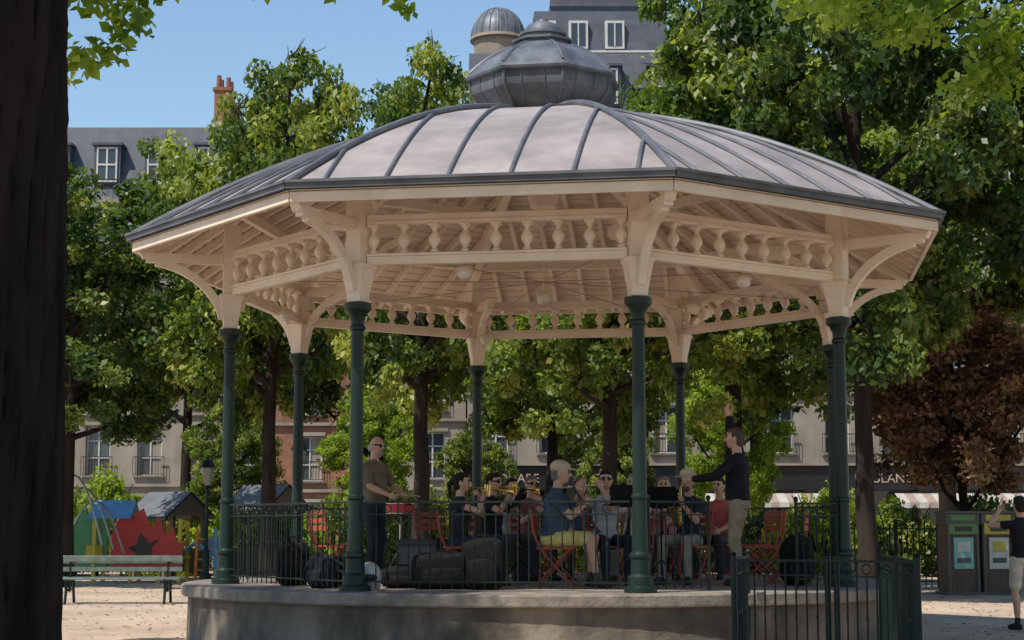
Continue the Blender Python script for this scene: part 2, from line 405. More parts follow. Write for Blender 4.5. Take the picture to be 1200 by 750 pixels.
bal=[(.018,0),(.045,.005),(.045,.03),(.022,.045),(.035,.075),(.062,.12),(.066,.15),(.05,.19),(.024,.225),(.022,.25),(.045,.27),(.045,.30),(.022,.31)]
c22=math.cos(rad(22.5)); t22=math.tan(rad(22.5))
for k in range(8):
    a=P(k,RC,0); b=P(k+1,RC,0); d=(b-a).normalized(); L=(b-a).length
    def bm(z,w,h,ex=.102): mb.beam(a+d*ex+Vector((0,0,z)),b-d*ex+Vector((0,0,z)),w,h)
    bm(4.155,.09,.09); bm(4.215,.13,.03); bm(4.565,.12,.04); bm(4.62,.09,.07,.103)
    nb=9
    for i in range(nb):
        p=a+d*(L*(i+.5)/nb); 
        mb.lathe(bal,p+Vector((0,0,4.231)),10)
        mb.beam(p+Vector((0,0,4.515)),p+Vector((0,0,4.546)),.15,.11,up=d)
    m=(P(k,1,0)+P(k+1,1,0)).normalized()
    for rr_ in (3.93,2.65,1.45):
        z=zr(rr_)-.265; mb.beam(P(k,rr_,z),P(k+1,rr_,z),.09,.12)
    offs=[-2.15+ .43*q for q in range(0,11)]
    for s in offs:
        amin=max(abs(s)/t22,.75); amax=RE*c22-.05
        if amax-amin<.25: continue
        N=max(2,int((amax-amin)/.55)); pts=[]
        for i in range(N+1):
            ap=amax+(amin-amax)*i/N
            pts.append(m*ap+d*s+Vector((0,0,zr(ap/c22)-.175)))
        for i in range(N): mb.beam(pts[i],pts[i+1]+(pts[i+1]-pts[i])*.02,.055,.10)
mb.lathe([(.02,5.35),(.16,5.38),(.2,5.5),(.2,6.3),(.05,6.32)],n=16)
mb.obj("timber_frame",[M_cream],bs,ang=30,bevel=.006)
mb=MB()
for k in range(8):
    r=RE-.02
    while r>.45:
        r2=r-.135
        za,zb=zr(r)-.115,zr(r2)-.115
        q=[P(k,r,za),P(k+1,r,za),P(k+1,r2+.018,zb-.010),P(k,r2+.018,zb-.010)]
        up=Vector((0,0,.02))
        mb.add(q+[p+up for p in q],[(3,2,1,0),(4,5,6,7),(0,1,5,4),(2,3,7,6)],0)
        r=r2
mb.obj("ceiling_boards",[M_board],bs,smooth=False)
mb=MB()
NR=22
for k in range(8):
    for i in range(NR):
        ra=RE+ .03-(RE-.4)*i/NR; rb=RE+.03-(RE-.4)*(i+1)/NR
        mb.quad(P(k,ra,zr(ra)),P(k+1,ra,zr(ra)),P(k+1,rb,zr(rb)),P(k,rb,zr(rb)))
        mb.quad(P(k,rb,zr(rb)-.07),P(k+1,rb,zr(rb)-.07),P(k+1,ra,zr(ra)-.07),P(k,ra,zr(ra)-.07))
ro=mb.obj("roof_panels",[M_zinc],bs,ang=20)
mb=MB()
for k in range(8):
    a=P(k,1,0);b=P(k+1,1,0);m=(a+b).normalized();d=(b-a).normalized()
    for s in (-1.6,-.96,-.32,.32,.96,1.6):
        amin=max(abs(s)/t22,.5); amax=RE*c22+.035; N=10; pts=[]
        for i in range(N+1):
            ap=amax+(amin-amax)*i/N; pts.append(m*ap+d*s+Vector((0,0,zr(ap/c22)+.018)))
        mb.tube(pts,.025,6)
    pts=[P(k,RE+.05+(.4-RE)*i/16,zr(RE+.05+(.4-RE)*i/16)+.03) for i in range(17)]
    mb.tube(pts,.040,8)
    for (r,z,wd,h) in ((RE+.05,ZE-.02,.05,.075),(RE+.075,ZE+.012,.05,.03)):
        mb.beam(P(k,r,z),P(k+1,r,z),wd,h)
mb.obj("roof_ribs",[M_rib],bs)
mb=MB()
for k in range(8):
    mb.beam(P(k,RE-.02,ZE-.125),P(k+1,RE-.02,ZE-.125),.05,.13)
mb.obj("eave_board",[M_cream],bs,bevel=.006)
# lantern
mb=MB()
prof=[(.84,6.26),(.78,6.38),(.71,6.44),(.69,6.49),(.70,6.54),(.76,6.60),(.86,6.70),(.94,6.80),(.965,6.89),(.955,6.965),(1.02,6.985),(1.03,7.015),(1.01,7.04),(.97,7.08),(.87,7.18),(.75,7.28),(.62,7.37),(.50,7.43),(.42,7.465),(.37,7.49),(.36,7.52),(.41,7.53),(.41,7.56),(.30,7.57)]
mb.lathe(prof,n=8,rot=ang(0),mi=0)
for q in range(8):
    t=2*math.pi*q/8+ang(0)
    mb.tube([(r*math.cos(t)*1.003,r*math.sin(t)*1.003,z) for r,z in prof[2:10]],.02,5,1)
    mb.tube([(r*math.cos(t)*1.003,r*math.sin(t)*1.003,z) for r,z in prof[13:19]],.022,5,1)
    t2=t+math.pi/8; cc=math.cos(math.pi/8)
    for g_ in(-.33,.33):
        tt=t2+g_*.5; c2=cc/math.cos(g_*.5)
        mb.tube([(r*c2*math.cos(tt)*1.002,r*c2*math.sin(tt)*1.002,z) for r,z in prof[4:10]],.011,5,1)
mb.lathe([(.27,7.565),(.27,7.62),(.31,7.63),(.31,7.665),(.25,7.675),(.24,7.72),(.20,7.775),(.12,7.81),(.08,7.82),(.07,7.85),(.01,7.87)],n=16,mi=0)
mb.obj("roof_lantern",[M_lant,M_rib],bs,ang=22)
mb=MB()
for k in range(4):
    mb.tube([P(k,RC-.1,4.30),(0,0,4.42),P(k+4,RC-.1,4.30)],.006,5)
mb.obj("tie_rods",[mat("rod_paint",(.35,.29,.23),.6)],bs)
mb=MB()
def glamp(p,r=.085):
    p=Vector(p); mb.tube([p+Vector((0,0,.45)),p+Vector((0,0,r*.8))],.008,5,1)
    mb.lathe([(.02,r*1.1),(r*.6,r*.95),(r*1.15,r*.45),(r*1.2,r*.3)],p,14,1); mb.ball(p,(r,r,r*.9),0,14)
glamp((0,0,4.20)); glamp((-.1,-3.0,4.66)); 
for k in (0.35,1.6,5.0,6.5): glamp(P(k,RC-.55,4.05))
mb.obj("ceiling_lamps",[mat("opal_glass",(.75,.68,.6),.25),M_cream],bs)

def rail_run(mb,a,b,h,z0=0,sp=.115,r=.008,posts=True,loops=True):
    a=Vector(a);b=Vector(b);d=b-a;L=d.length;d.normalize();Z=Vector((0,0,1))
    a=a+Z*z0;b=b+Z*z0
    mb.beam(a+Z*h,b+Z*h,.045,.022); mb.beam(a+Z*(h-.13),b+Z*(h-.13),.022,.014); mb.beam(a+Z*.10,b+Z*.10,.03,.018)
    n=max(2,round(L/sp))
    for i in range(1,n):
        p=a+d*(L*i/n)
        top=h-.011 if i%2 else h-.13
        mb.tube([p+Z*.03,p+Z*top],r,5)
        if loops and i%2==0:
            c=p+Z*(h-.067); rr0=.045
            pts=[c+d*(rr0*math.cos(t*math.pi/4))+Z*(rr0*math.sin(t*math.pi/4)) for t in range(9)]
            mb.tube(pts,.006,4,0,False)
            mb.ball(p+Z*(h*.52),(.016,.016,.028),0,6)
    if posts:
        for p in(a,b): mb.tube([p,p+Z*(h+.03)],.018,8); mb.ball(p+Z*(h+.05),.028,0,8)
mb=MB()
for k in range(8):
    a=P(k,RC+.0,0);b=P(k+1,RC+.0,0);d=(b-a).normalized()
    if k==1:
        q=a+d*(.95); rail_run(mb,a+d*.11,q,.93,FL)
        q=b-d*.75; rail_run(mb,q,b-d*.11,.93,FL)
    else: rail_run(mb,a+d*.11,b-d*.11,.93,FL,posts=False)
mb.obj("balustrade",[M_rail],bs)
fe=empty("iron_fence",(0,0,0)); mb=MB()
pts=[Vector((2.42,17.6,0)),Vector((2.0,15.5,0)),Vector((2.78,15.15,0)),Vector((3.42,14.5,0)),Vector((3.98,18.6,0))]
for i in range(4): rail_run(mb,pts[i],pts[i+1],1.02,0,.10,.009)
for p in pts[1:4]: mb.tube([p,p+Vector((0,0,1.06))],.028,8)
q0=pts[2]+Vector((.07,-.05,0)); mb.tube([q0,q0+Vector((0,0,1.06))],.028,8)
mb.obj("panels",[M_rail],fe)

# ---------------------------------------------------------------- BUILDINGS
M_stoneA=mat("limestone",(.37,.305,.235),.9,(.27,.22,.17),.6,.15,8,detail=10,stain=(.3,.5,(1,1,.4)))
M_brick=mat("brick_orange",(.33,.145,.08),.9,(.24,.105,.06),3,.2,stain=(.25,.6,(1,1,.5)))
M_slate=mat("slate",(.05,.055,.075),.6,(.075,.08,.1),2)
M_glass=mat("window_glass",(.04,.05,.06),.08,(.07,.08,.09),.4)
M_white=mat("white_frames",(.58,.56,.52),.6)
M_dark=mat("shopfront_dark",(.016,.014,.014),.4)
def building(name,x0,x1,y,floors,fh,wall,bay=2.3,rot=0,shop=True,gz=4.2,seed=0,mans=3.6,chim=True):
    e=empty(name,(x0,y,0),rot); W=x1-x0; rnd=random.Random(seed)
    wl=MB();wn=MB();bl=MB();tr=MB()
    nb=max(1,int(W/bay)); bw=W/nb
    z=gz if shop else 0
    if shop:
        wl.box((W/2,5.9,gz/2),(W,10,gz),0)
        for i in range(nb+1): wl.box((min(max(i*bw,.2),W-.2),.55,gz*.36),(.4,.7,gz*.72),0)
    fl=floors
    for f in range(fl):
        zb=z+f*fh; zt=zb+fh
        for i in range(nb):
            xa=i*bw; ww=min(1.15,bw*.5); xc=xa+bw/2; a=xc-ww/2;b=xc+ww/2; s=zb+.45; t=zt-.55
            if f==0 and not shop: s=zb+.9
            for (p,q,r_,u) in((xa,a,zb,zt),(b,xa+bw,zb,zt),(a,b,zb,s),(a,b,t,zt)):
                wl.quad((p,0,r_),(q,0,r_),(q,0,u),(p,0,u),0)
            dd=.3
            wl.quad((a,0,s),(a,0,t),(a,dd,t),(a,dd,s)); wl.quad((b,0,s),(b,dd,s),(b,dd,t),(b,0,t)); wl.quad((a,0,t),(b,0,t),(b,dd,t),(a,dd,t)); wl.quad((a,0,s),(a,dd,s),(b,dd,s),(b,0,s))
            wn.quad((a,dd-.02,s),(b,dd-.02,s),(b,dd-.02,t),(a,dd-.02,t),0)
            for xx in(a+.05,xc,b-.05): wn.box((xx,dd-.06,(s+t)/2),(.07,.05,t-s),1)
            for zz in(s+.04,s+(t-s)*.36,s+(t-s)*.7,t-.04): wn.box((xc,dd-.065,zz),(ww,.045,.06),1)
            if rnd.random()<.35: wn.box((xc+rnd.choice([-1,1])*ww*.24,dd-.03,(s+t)/2),(ww*.42,.012,t-s-.1),2)
            tr.box((xc,-.04,t+.1),(ww+.3,.14,.16),0); tr.box((xc,-.05,s-.06),(ww+.3,.16,.1),0)
            if f in(0,1,2,4):
                bl.beam((a-.15,-.2,s+.85),(b+.15,-.2,s+.85),.04,.04); bl.beam((a-.15,-.2,s+.05),(b+.15,-.2,s+.05),.03,.03)
                for q in range(12):
                    xx=a-.15+(ww+.3)*q/11; bl.beam((xx,-.2,s+.05),(xx,-.2,s+.85),.02,.02)
            else:
                for sgn in(-1,1): tr.box((xc+sgn*(ww/2+.26),-.03,(s+t)/2),(.48,.05,t-s),1)
        tr.box((W/2,-.06,zt),(W+.1,.2,.14),0)
    H=z+fl*fh
    wl.quad((0,0,0),(0,12,0),(0,12,H),(0,0,H)); wl.quad((W,0,0),(W,0,H),(W,12,H),(W,12,0)); wl.quad((0,12,0),(W,12,0),(W,12,H),(0,12,H))
    tr.box((W/2,-.2,H+.14),(W+.5,.6,.26),0)
    rf=MB(); m=mans; iy=1.1
    z0=H+.27
    rf.quad((0,.1,z0),(W,.1,z0),(W,iy,z0+m),(0,iy,z0+m)); rf.quad((0,iy,z0+m),(W,iy,z0+m),(W,6,z0+m+1.0),(0,6,z0+m+1.0))
    rf.quad((0,.1,z0),(0,iy,z0+m),(0,10.9,z0+m),(0,11.9,z0)); rf.quad((W,.1,z0),(W,11.9,z0),(W,10.9,z0+m),(W,iy,z0+m))
    rf.quad((0,6,z0+m+1),(W,6,z0+m+1),(W,10.9,z0+m),(0,10.9,z0+m)); rf.quad((0,11.9,z0),(0,10.9,z0+m),(W,10.9,z0+m),(W,11.9,z0))
    for i in range(nb):
        xc=(i+.5)*bw
        rf.box((xc,.72,z0+m*.45),(1.25,1.1,1.9),0); rf.box((xc,.66,z0+m*.45+1.0),(1.45,1.3,.12),0)
        wn.box((xc,.155,z0+m*.45),(.9,.03,1.6),0)
        for xx in(-.45,0,.45): wn.box((xc+xx,.13,z0+m*.45),(.08,.06,1.66),1)
        for zz in(-.8,0,.8): wn.box((xc,.125,z0+m*.45+zz),(.98,.055,.08),1)
    bl.beam((0,-.35,z0+.85),(W,-.35,z0+.85),.05,.05)
    for q in range(int(W/.25)): bl.beam((q*.25,-.35,z0),(q*.25,-.35,z0+.85),.02,.02)
    wl.obj("walls",[wall],e,False); wn.obj("windows",[M_glass,M_white,M_stoneA],e,False); bl.obj("balconies",[M_dark],e,False)
    tr.obj("cornices",[M_stoneA,mat("shutter_"+name,(.42,.40,.36),.7)],e,False); rf.obj("mansard_roof",[M_slate],e,False)
    if chim:
        ch=MB()
        for xx in (W-.9,.8+W*.3):
            ch.box((xx,2.6,z0+m+.9),(.75,1.6,2.2),0)
            ch.box((xx,2.6,z0+m+2.08),(.9,1.75,.16),0)
            for q in range(4): ch.lathe([(.13,z0+m+2.16),(.11,z0+m+2.8)],(xx-.2+(q%2)*.4,2.0+q*.4,0),8,1)
        ch.obj("chimneys",[M_brick,mat("chimney_pot_"+name,(.25,.1,.06),.8)],e,True)
    return e,H
building("apartment_building",-30,-13.2,79,5,3.3,M_stoneA,shop=False,seed=1,mans=3.7,bay=2.3)
building("brick_building",-13.1,-5.2,77,4,3.0,M_brick,shop=False,seed=2,mans=1.6,bay=2.2,chim=False)
building("apartment_building",-5.1,-2.1,77,3,3.1,M_stoneA,shop=False,seed=3,mans=1.8,bay=1.5,chim=False)
e,H=building("corner_cafe_building",-2.0,26,76,5,3.1,M_stoneA,seed=4,mans=3.3,bay=2.5,chim=False)
mb=MB()
dx=1.35; zb=H+4.6
mb.lathe([(1.15,H+2),(1.15,zb-.2),(1.35,zb-.15),(1.3,zb)],(dx,2.2,0),20,0)
dp=[(1.28*math.cos(t*math.pi/20),zb+1.45*math.sin(t*math.pi/20)) for t in range(10)]
mb.lathe(dp,(dx,2.2,0),20,1)
for q in range(20):
    t=2*math.pi*q/20; mb.tube([(dx+r*math.cos(t),2.2+r*math.sin(t),z) for r,z in dp],.035,5,2)
mb.obj("roof_dome",[M_stoneA,M_lant,M_rib],e)
mb=MB(); z0=H+.27+3.3
def frus(x0,x1,y0,y1,za,zb_,ins,mi):
    mb.add([(x0,y0,za),(x1,y0,za),(x1,y1,za),(x0,y1,za),(x0+ins,y0+ins,zb_),(x1-ins,y0+ins,zb_),(x1-ins,y1-ins,zb_),(x0+ins,y1-ins,zb_)],[(0,1,5,4),(1,2,6,5),(2,3,7,6),(3,0,4,7),(4,5,6,7)],mi)
frus(2.7,9.5,1.3,7,z0,z0+2.2,.35,0); frus(3.7,9.2,2.2,7.5,z0+2.0,z0+5.4,.4,0)
mb.box((6.1,1.15,z0+.1),(6.8,.12,.10),1); mb.box((6.4,2.0,z0+3.0),(5.6,.2,.10),2)
for xx,zz,yy in((3.6,.95,1.4),(5.1,.95,1.4),(6.8,.95,1.4),(4.9,3.9,2.35),(6.6,3.9,2.35)):
    mb.box((xx,yy+.1,z0+zz),(.9,.5,1.35),1); mb.box((xx,yy-.16,z0+zz),(.66,.03,1.1),3); mb.box((xx,yy-.18,z0+zz),(.06,.03,1.1),1)
mb.obj("roof_attic",[M_slate,M_white,M_stoneA,M_glass],e,False)
mb=MB(); W=28
mb.box((W/2,.12,3.55),(W,.5,1.05),0); mb.box((W/2,-.12,4.14),(W,.4,.1),1)
mb.box((W/2,.75,1.55),(W,.1,3.0),2)
for i in range(15): mb.box((i*2+.0,.62,1.5),(.16,.2,3.0),0)
mb.box((W/2,.60,.4),(W,.16,.7),0)
mb.obj("shopfront",[M_dark,M_stoneA,M_glass],e,False)
mb=MB()
for x0,x1 in((10.5,17),(19,25)):
    n=int((x1-x0)/.4)
    for i in range(n):
        xa=x0+i*.4;xb=xa+.4
        mb.quad((xa,.3,2.98),(xb,.3,2.98),(xb,-1.3,2.45),(xa,-1.3,2.45),i%2); mb.quad((xa,-1.3,2.45),(xb,-1.3,2.45),(xb,-1.32,2.2),(xa,-1.32,2.2),i%2)
mb.obj("awnings",[mat("awning_cream",(.5,.46,.4),.8),mat("awning_rose",(.38,.27,.22),.8)],e,False)
M_letter=mat("sign_letters",(.5,.34,.24),.5)
for txt,x in(("LE SQUARE",.4),("RESTAURANT",4.9),("GOURMAND",10.2),("BOULANGERIE",17.2)):
    cu=bpy.data.curves.new("sign_text","FONT"); cu.body=txt; cu.size=.56; cu.extrude=.02; cu.materials.append(M_letter)
    o=bpy.data.objects.new("sign_letters",cu); COL.objects.link(o); o.parent=e; o.location=(x,-.16,3.34); o.rotation_euler=(rad(90),0,0)

mb=MB()
for i in range(30):
    a=Vector((-30+2*i,51,0)); b=Vector((-28+2*i,51,0)); Z=Vector((0,0,1))
    mb.beam(a+Z*1.15,b+Z*1.15,.05,.03); mb.beam(a+Z*.15,b+Z*.15,.04,.03)
    for q in range(14): 
        p=a+(b-a)*q/14; mb.beam(p,p+Z*1.28,.02,.02)
    mb.beam(a,a+Z*1.4,.07,.07)
mb.obj("park_fence",[M_rail],smooth=False)
mb=MB()
for i in range(7):
    a=Vector((7.2+1.3*i,38,0)); b=a+Vector((1.3,0,0)); Z=Vector((0,0,1))
    mb.beam(a+Z*1.3,b+Z*1.3,.05,.03); mb.beam(a+Z*.15,b+Z*.15,.04,.03)
    for q in range(10):
        p=a+(b-a)*q/10; mb.beam(p,p+Z*1.42,.022,.022)
    mb.beam(a,a+Z*1.5,.07,.07)
mb.obj("metal_fence",[M_rail],smooth=False)

# ---------------------------------------------------------------- STREET FURNITURE
M_bench=mat("bench_green",(.17,.205,.17),.55,(.10,.13,.105),8,.2)
be=empty("park_bench",(-6.9,30.2,0),rad(3)); mb=MB()
for y in(-.36,-.25,-.14): mb.box((0,y,.44),(2.2,.085,.035))
for y in(.36,.25,.14): mb.box((0,y,.44),(2.2,.085,.035))
mb.box((0,-.04,.78),(2.2,.03,.11)); mb.box((0,.04,.74),(2.2,.03,.11)); mb.box((0,0,.60),(2.2,.03,.09))
mb.obj("slats",[M_bench],be,bevel=.008)
mb=MB()
for x in(-.85,.85):
    mb.tube([(x,-.40,0),(x,-.33,.2),(x,-.30,.41)],.025,8); mb.tube([(x,.40,0),(x,.33,.2),(x,.30,.41)],.025,8)
    mb.beam((x,-.42,.41),(x,.42,.41),.05,.03); mb.beam((x,0,.2),(x,0,.84),.045,.03); mb.tube([(x,-.33,.2),(x,0,.28),(x,.33,.2)],.018,6)
mb.obj("iron_legs",[M_rail],be)

M_wood=mat("bin_wood",(.12,.075,.05),.7,(.07,.045,.03),5,.3,stretch=(4,4,.5))
bn=empty("recycling_bin_station",(9.30,34.4,0),rad(4)); mb=MB()
for i,c in enumerate((2,3)):
    x=-.36+.72*i
    mb.box((x,0,.72),(.66,.6,1.34),0); mb.box((x,0,1.50),(.69,.62,.2),1); mb.box((x,-.312,1.52),(.5,.02,.12),c); mb.box((x,-.33,1.30),(.60,.03,.22),c); mb.box((x,-.345,1.30),(.34,.03,.09),5)
    mb.box((x-.29,-.31,.7),(.06,.04,1.3),1); mb.box((x+.29,-.31,.7),(.06,.04,1.3),1)
    mb.box((x,-.315,.82),(.40,.03,.62),4 if i==0 else 6); mb.box((x,-.335,.95),(.26,.012,.2),6 if i==0 else 3); mb.box((x,-.335,.68),(.28,.012,.1),1)
mb.box((0,0,.03),(1.5,.7,.06),1); mb.box((0,0,1.625),(1.46,.68,.05),1)
mb.obj("bins",[M_wood,mat("bin_metal",(.08,.08,.075),.5),mat("bin_green",(.10,.22,.07),.5),mat("bin_yellow",(.5,.4,.05),.5),mat("poster_teal",(.22,.45,.40),.6),M_dark,mat("poster_pale",(.55,.57,.5),.6)],bn,bevel=.01)

pg=empty("playground_structure",(-9.75,42,0),0); mb=MB()
M_red=mat("play_red",(.62,.035,.03),.45,(.5,.03,.025),2); M_pg=mat("play_green",(.10,.35,.13),.5); M_blue=mat("play_blue",(.14,.36,.62),.45); M_or=mat("play_orange",(.7,.22,.03),.5); M_ylw=mat("play_yellow",(.7,.5,.05),.5)
def poly(pts,y,th,mi):
    n=len(pts); vs=[(x,y,z) for x,z in pts]+[(x,y+th,z) for x,z in pts]
    mb.add(vs,[tuple(range(n)),tuple(range(2*n-1,n-1,-1))]+[(i,i+n,(i+1)%n+n,(i+1)%n) for i in range(n)],mi)
poly([(-.1,.3),(1.6,.3),(1.75,1.0),(1.55,.95),(1.45,1.35),(1.25,1.15),(1.1,1.6),(.9,1.35),(.7,1.8),(.4,1.6),(.15,1.65),(-.05,1.2)],0,.06,0)
poly([(-1.05,.3),(-.25,.3),(-.2,1.75),(-.6,1.5),(-.85,1.8),(-1.1,1.2)],.3,.06,1)
poly([(.5,.45),(1.0,.45),(.9,.8),(1.1,1.05),(.85,.95),(.65,1.2),(.55,.9),(.35,.85),(.55,.7)],-.04,.03,5)
for q in(-.5,-.75): poly([(q,.5),(q+.16,.5),(q+.16,.9),(q,.9)],.27,.02,4)
mb.quad((-.6,-.25,1.55),(.45,-.25,1.55),(.45,.35,2.0),(-.6,.35,2.0),2); mb.quad((-.6,.95,1.55),(.45,.95,1.55),(.45,.35,2.0),(-.6,.35,2.0),2)
for x in(-.5,.4,1.1,1.6):
    for y in(.0,1.0): mb.beam((x,y+.08,0),(x,y+.08,1.5),.09,.09,4)
mb.box((.6,.6,.6),(2.2,1.0,.06),4)
for i in range(4): mb.beam((1.95,.3,.3+.25*i),(2.45,.3,.3+.25*i),.04,.04,3)
mb.beam((1.95,.3,0),(2.0,.3,1.3),.07,.07,3); mb.beam((2.45,.3,0),(2.45,.3,1.3),.07,.07,2); mb.box((2.35,.7,.85),(.5,.05,.5),2)
mb.tube([(1.6,.8,.75),(1.9,.5,.95),(2.2,.2,.8)],.05,8,2)
mb.add([(-1.2,.3,.9),(-1.2,.9,.9),(-2.1,.9,.15),(-2.1,.3,.15)],[(0,1,2,3)],4)
mb.obj("panels",[M_red,M_pg,M_blue,M_or,M_ylw,M_dark],pg,False)
def playhouse(x,y,rz,w=1.7,h=1.65):
    h0=empty("playhouse",(x,y,0),rz); mb=MB()
    for sx in(-1,1):
        for sy in(-1,1): mb.beam((sx*w*.42,sy*.6,0),(sx*w*.42,sy*.6,h),.1,.1,0)
    for y_ in(-.62,.62):
        mb.box((0,y_,.5),(w*.84,.05,.6),0)
    for sx in(-1,1): mb.quad((sx*w*.58,-.85,h-.05),(sx*w*.58,.85,h-.05),(0,.85,h+.62),(0,-.85,h+.62),1); mb.quad((sx*w*.58,-.85,h-.10),(sx*w*.58,.85,h-.10),(0,.85,h+.55),(0,-.85,h+.55),1)
    for y_ in(-.8,.8): mb.add([(-w*.5,y_,h),(w*.5,y_,h),(0,y_,h+.56)],[(0,1,2)],0)
    mb.obj("timbers",[mat("play_timber",(.16,.13,.10),.8),mat("play_roof_grey",(.13,.14,.15),.7)],h0,False)
playhouse(-9.0,45,.9,1.5); playhouse(-6.25,43.5,.9,1.5,1.8)
mb=MB()
for j in range(3):
    pts=[(-.6+.2*j+1.5*t/10,.3*j,2.6*math.sin(math.pi*(t+1.5)/13)*(1-.12*j)) for t in range(11)]
    mb.tube(pts,.028,7)
cf=empty("climbing_frame",(-10.7,41,0)); mb.obj("steel_hoops",[mat("steel",(.5,.5,.5),.3,metal=.8)],cf)
sp=empty("spring_rider",(-10.25,39.2,0)); mb=MB()
mb.tube([(.09*math.cos(t*.8),.09*math.sin(t*.8),.02+.012*t) for t in range(30)],.014,5,1)
mb.ball((0,0,.58),(.34,.12,.2),0,14); mb.ball((-.3,0,.82),(.13,.09,.13),0,12); mb.tube([(-.22,-.2,.8),(-.22,.2,.8)],.02,6,1)
mb.obj("body",[M_or,M_dark],sp)
def lamp(x,y,h=3.4):
    e=empty("street_lamp",(x,y,0)); mb=MB()
    mb.lathe([(.14,0),(.14,.2),(.09,.25),(.08,.8),(.045,.85),(.04,h-.6),(.07,h-.58),(.05,h-.5)],n=12,mi=0)
    mb.lathe([(.08,h-.5),(.17,h-.1),(.17,h-.08)],n=6,mi=1); mb.lathe([(.2,h-.08),(.13,h+.08),(.04,h+.14),(.02,h+.24)],n=6,mi=0)
    mb.obj("post",[M_green,mat("lamp_glass",(.35,.35,.32),.2)],e)
lamp(-7.4,41.5,2.85); lamp(-5.0,40,3.2)

# ---------------------------------------------------------------- PEOPLE
def ik(a,t,l1,l2,hint):
    d=t-a; D=min(d.length,(l1+l2)*.995); dn=d.normalized(); t=a+dn*D
    x=(l1*l1-l2*l2+D*D)/(2*D); h=math.sqrt(max(0,l1*l1-x*x))
    hp=hint-a; hp=hp-dn*hp.dot(dn)
    if hp.length<1e-4: hp=Vector((0,0,-1))
    hp.normalize(); return a+dn*x+hp*h,t
SK=mat("skin",(.58,.33,.23),.5,(.50,.275,.185),12,.05)
M_eye=mat("dark_eyes",(.015,.012,.012),.2); M_lip=mat("lips",(.35,.13,.11),.5)
_cm={}
def cloth(c,r=.85):
    k=tuple(c)
    if k not in _cm: _cm[k]=mat("cloth_%02d"%len(_cm),c,r,tuple(q*.72 for q in c),9,.6,16,spec=.25)
    return _cm[k]
DG=bpy.context.evaluated_depsgraph_get
def person(name,loc,yaw,seated=False,rh=None,lh=None,rhint=None,lhint=None,shirt=(.1,.1,.1),pants=(.05,.05,.08),hair=(.03,.02,.015),skin=None,
           shoe=(.03,.03,.03),scale=1.0,style="short",hat=(.5,.42,.3),shorts=False,sleeve=.5,lean=0.0,belly=0.0,glasses=False,beard=False,head_yaw=0,head_pitch=0,fem=False,curl=1.0,legs=None):
    skin=skin or SK
    mb=MB(); LAB={"skin":0,"shirt":1,"pants":2,"hair":3,"shoe":4,"eye":5,"lip":6,"hat":7}
    S_=lambda k:LAB[k]
    def cap(a,b,ra,rb,lab,n=10):
        a=Vector(a);b=Vector(b);L=(b-a).length; dn=(b-a).normalized() if L>1e-5 else Vector((0,0,1))
        pts=[];rs=[]
        for i in range(1,4):
            t=math.pi/2*i/4; pts.append(a-dn*ra*math.cos(t)); rs.append(ra*math.sin(t))
        m=max(2,int(L/.03))
        for i in range(m+1): t=i/m; pts.append(a.lerp(b,t)); rs.append(ra+(rb-ra)*t)
        for i in range(3,0,-1):
            t=math.pi/2*i/4; pts.append(b+dn*rb*math.cos(t)); rs.append(rb*math.sin(t))
        mb.tube(pts,rs,n,S_(lab))
    hz=.53 if seated else .93
    u=Vector((0,math.sin(lean),math.cos(lean))); fw=Vector((0,math.cos(lean),-math.sin(lean))); X=Vector((1,0,0))
    B=Vector((0,0,hz))
    ws=.88 if fem else 1.0
    prof=[(-.10,.12,.10,0),(-.05,.165,.125,0),(.02,.168 ,.125,0),(.07,.158*ws,.118,.6),(.15,.148*ws,.11,1),(.24,.158*ws,.115,.8),(.33,.175*ws,.12,.2),(.40,.18*ws,.112,0),(.44,.160*ws,.092,0),(.475,.115,.075,0),(.50,.078,.062,0),(.515,.062,.058,0)]
    dense=[]
    for i in range(len(prof)-1):
        for j in range(3):
            t=j/3; dense.append([prof[i][q]+(prof[i+1][q]-prof[i][q])*t for q in range(4)])
    dense.append(list(prof[-1]))
    n=28; vs=[];fs=[];
    for s,rx,ry,bf in dense:
        for k in range(n):
            t=2*math.pi*k/n; c_,s_=math.cos(t),math.sin(t)
            cc=math.copysign(abs(c_)**.85,c_); ss=math.copysign(abs(s_)**.85,s_)
            ryy=ry+(belly*bf if ss>0 else 0)
            if fem and ss>0 and .22<s<.42: ryy+=.035*math.sin((s-.22)/.2*math.pi)*(.6+.4*abs(math.sin(2*t)))
            wr_=.004*math.sin(s*70+3*t)+.004*math.sin(s*31-2*t)
            vs.append(B+u*s+X*(rx+wr_)*cc+fw*(ryy+wr_)*ss)
    m=len(dense)
    for i in range(m-1):
        for k in range(n):
            k2=(k+1)%n; fs.append((i*n+k,i*n+k2,(i+1)*n+k2,(i+1)*n+k))
    mb.add(vs,fs,S_("shirt"))
    for i in range(m-1):
        if dense[i][0]<-.01:
            for k in range(n): mb.m[len(mb.m)-len(fs)+i*n+k]=S_("pants")
    mb.add([vs[k] for k in range(n)],[tuple(range(n))[::-1]],S_("pants")); mb.add([vs[(m-1)*n+k] for k in range(n)],[tuple(range(n))],S_("shirt"))
    cap(B+u*.50+fw*.01,B+u*.60+fw*.02,.056,.053,"skin",14)
    HC=B+u*.680+fw*.035
    HR=Matrix.Rotation(head_yaw,3,'Z')@Matrix.Rotation(-lean*.5+head_pitch,3,'X')
    def hp(x,y,z): return HC+HR@Vector((x,y,z))
    def hb(c,r,lab,n=18): mb.ball(hp(*c),r,S_(lab),n,HR)
    hb((0,.008,.005),(.073,.095,.112),"skin",26); hb((0,.038,-.060),(.050,.055,.052),"skin",18)
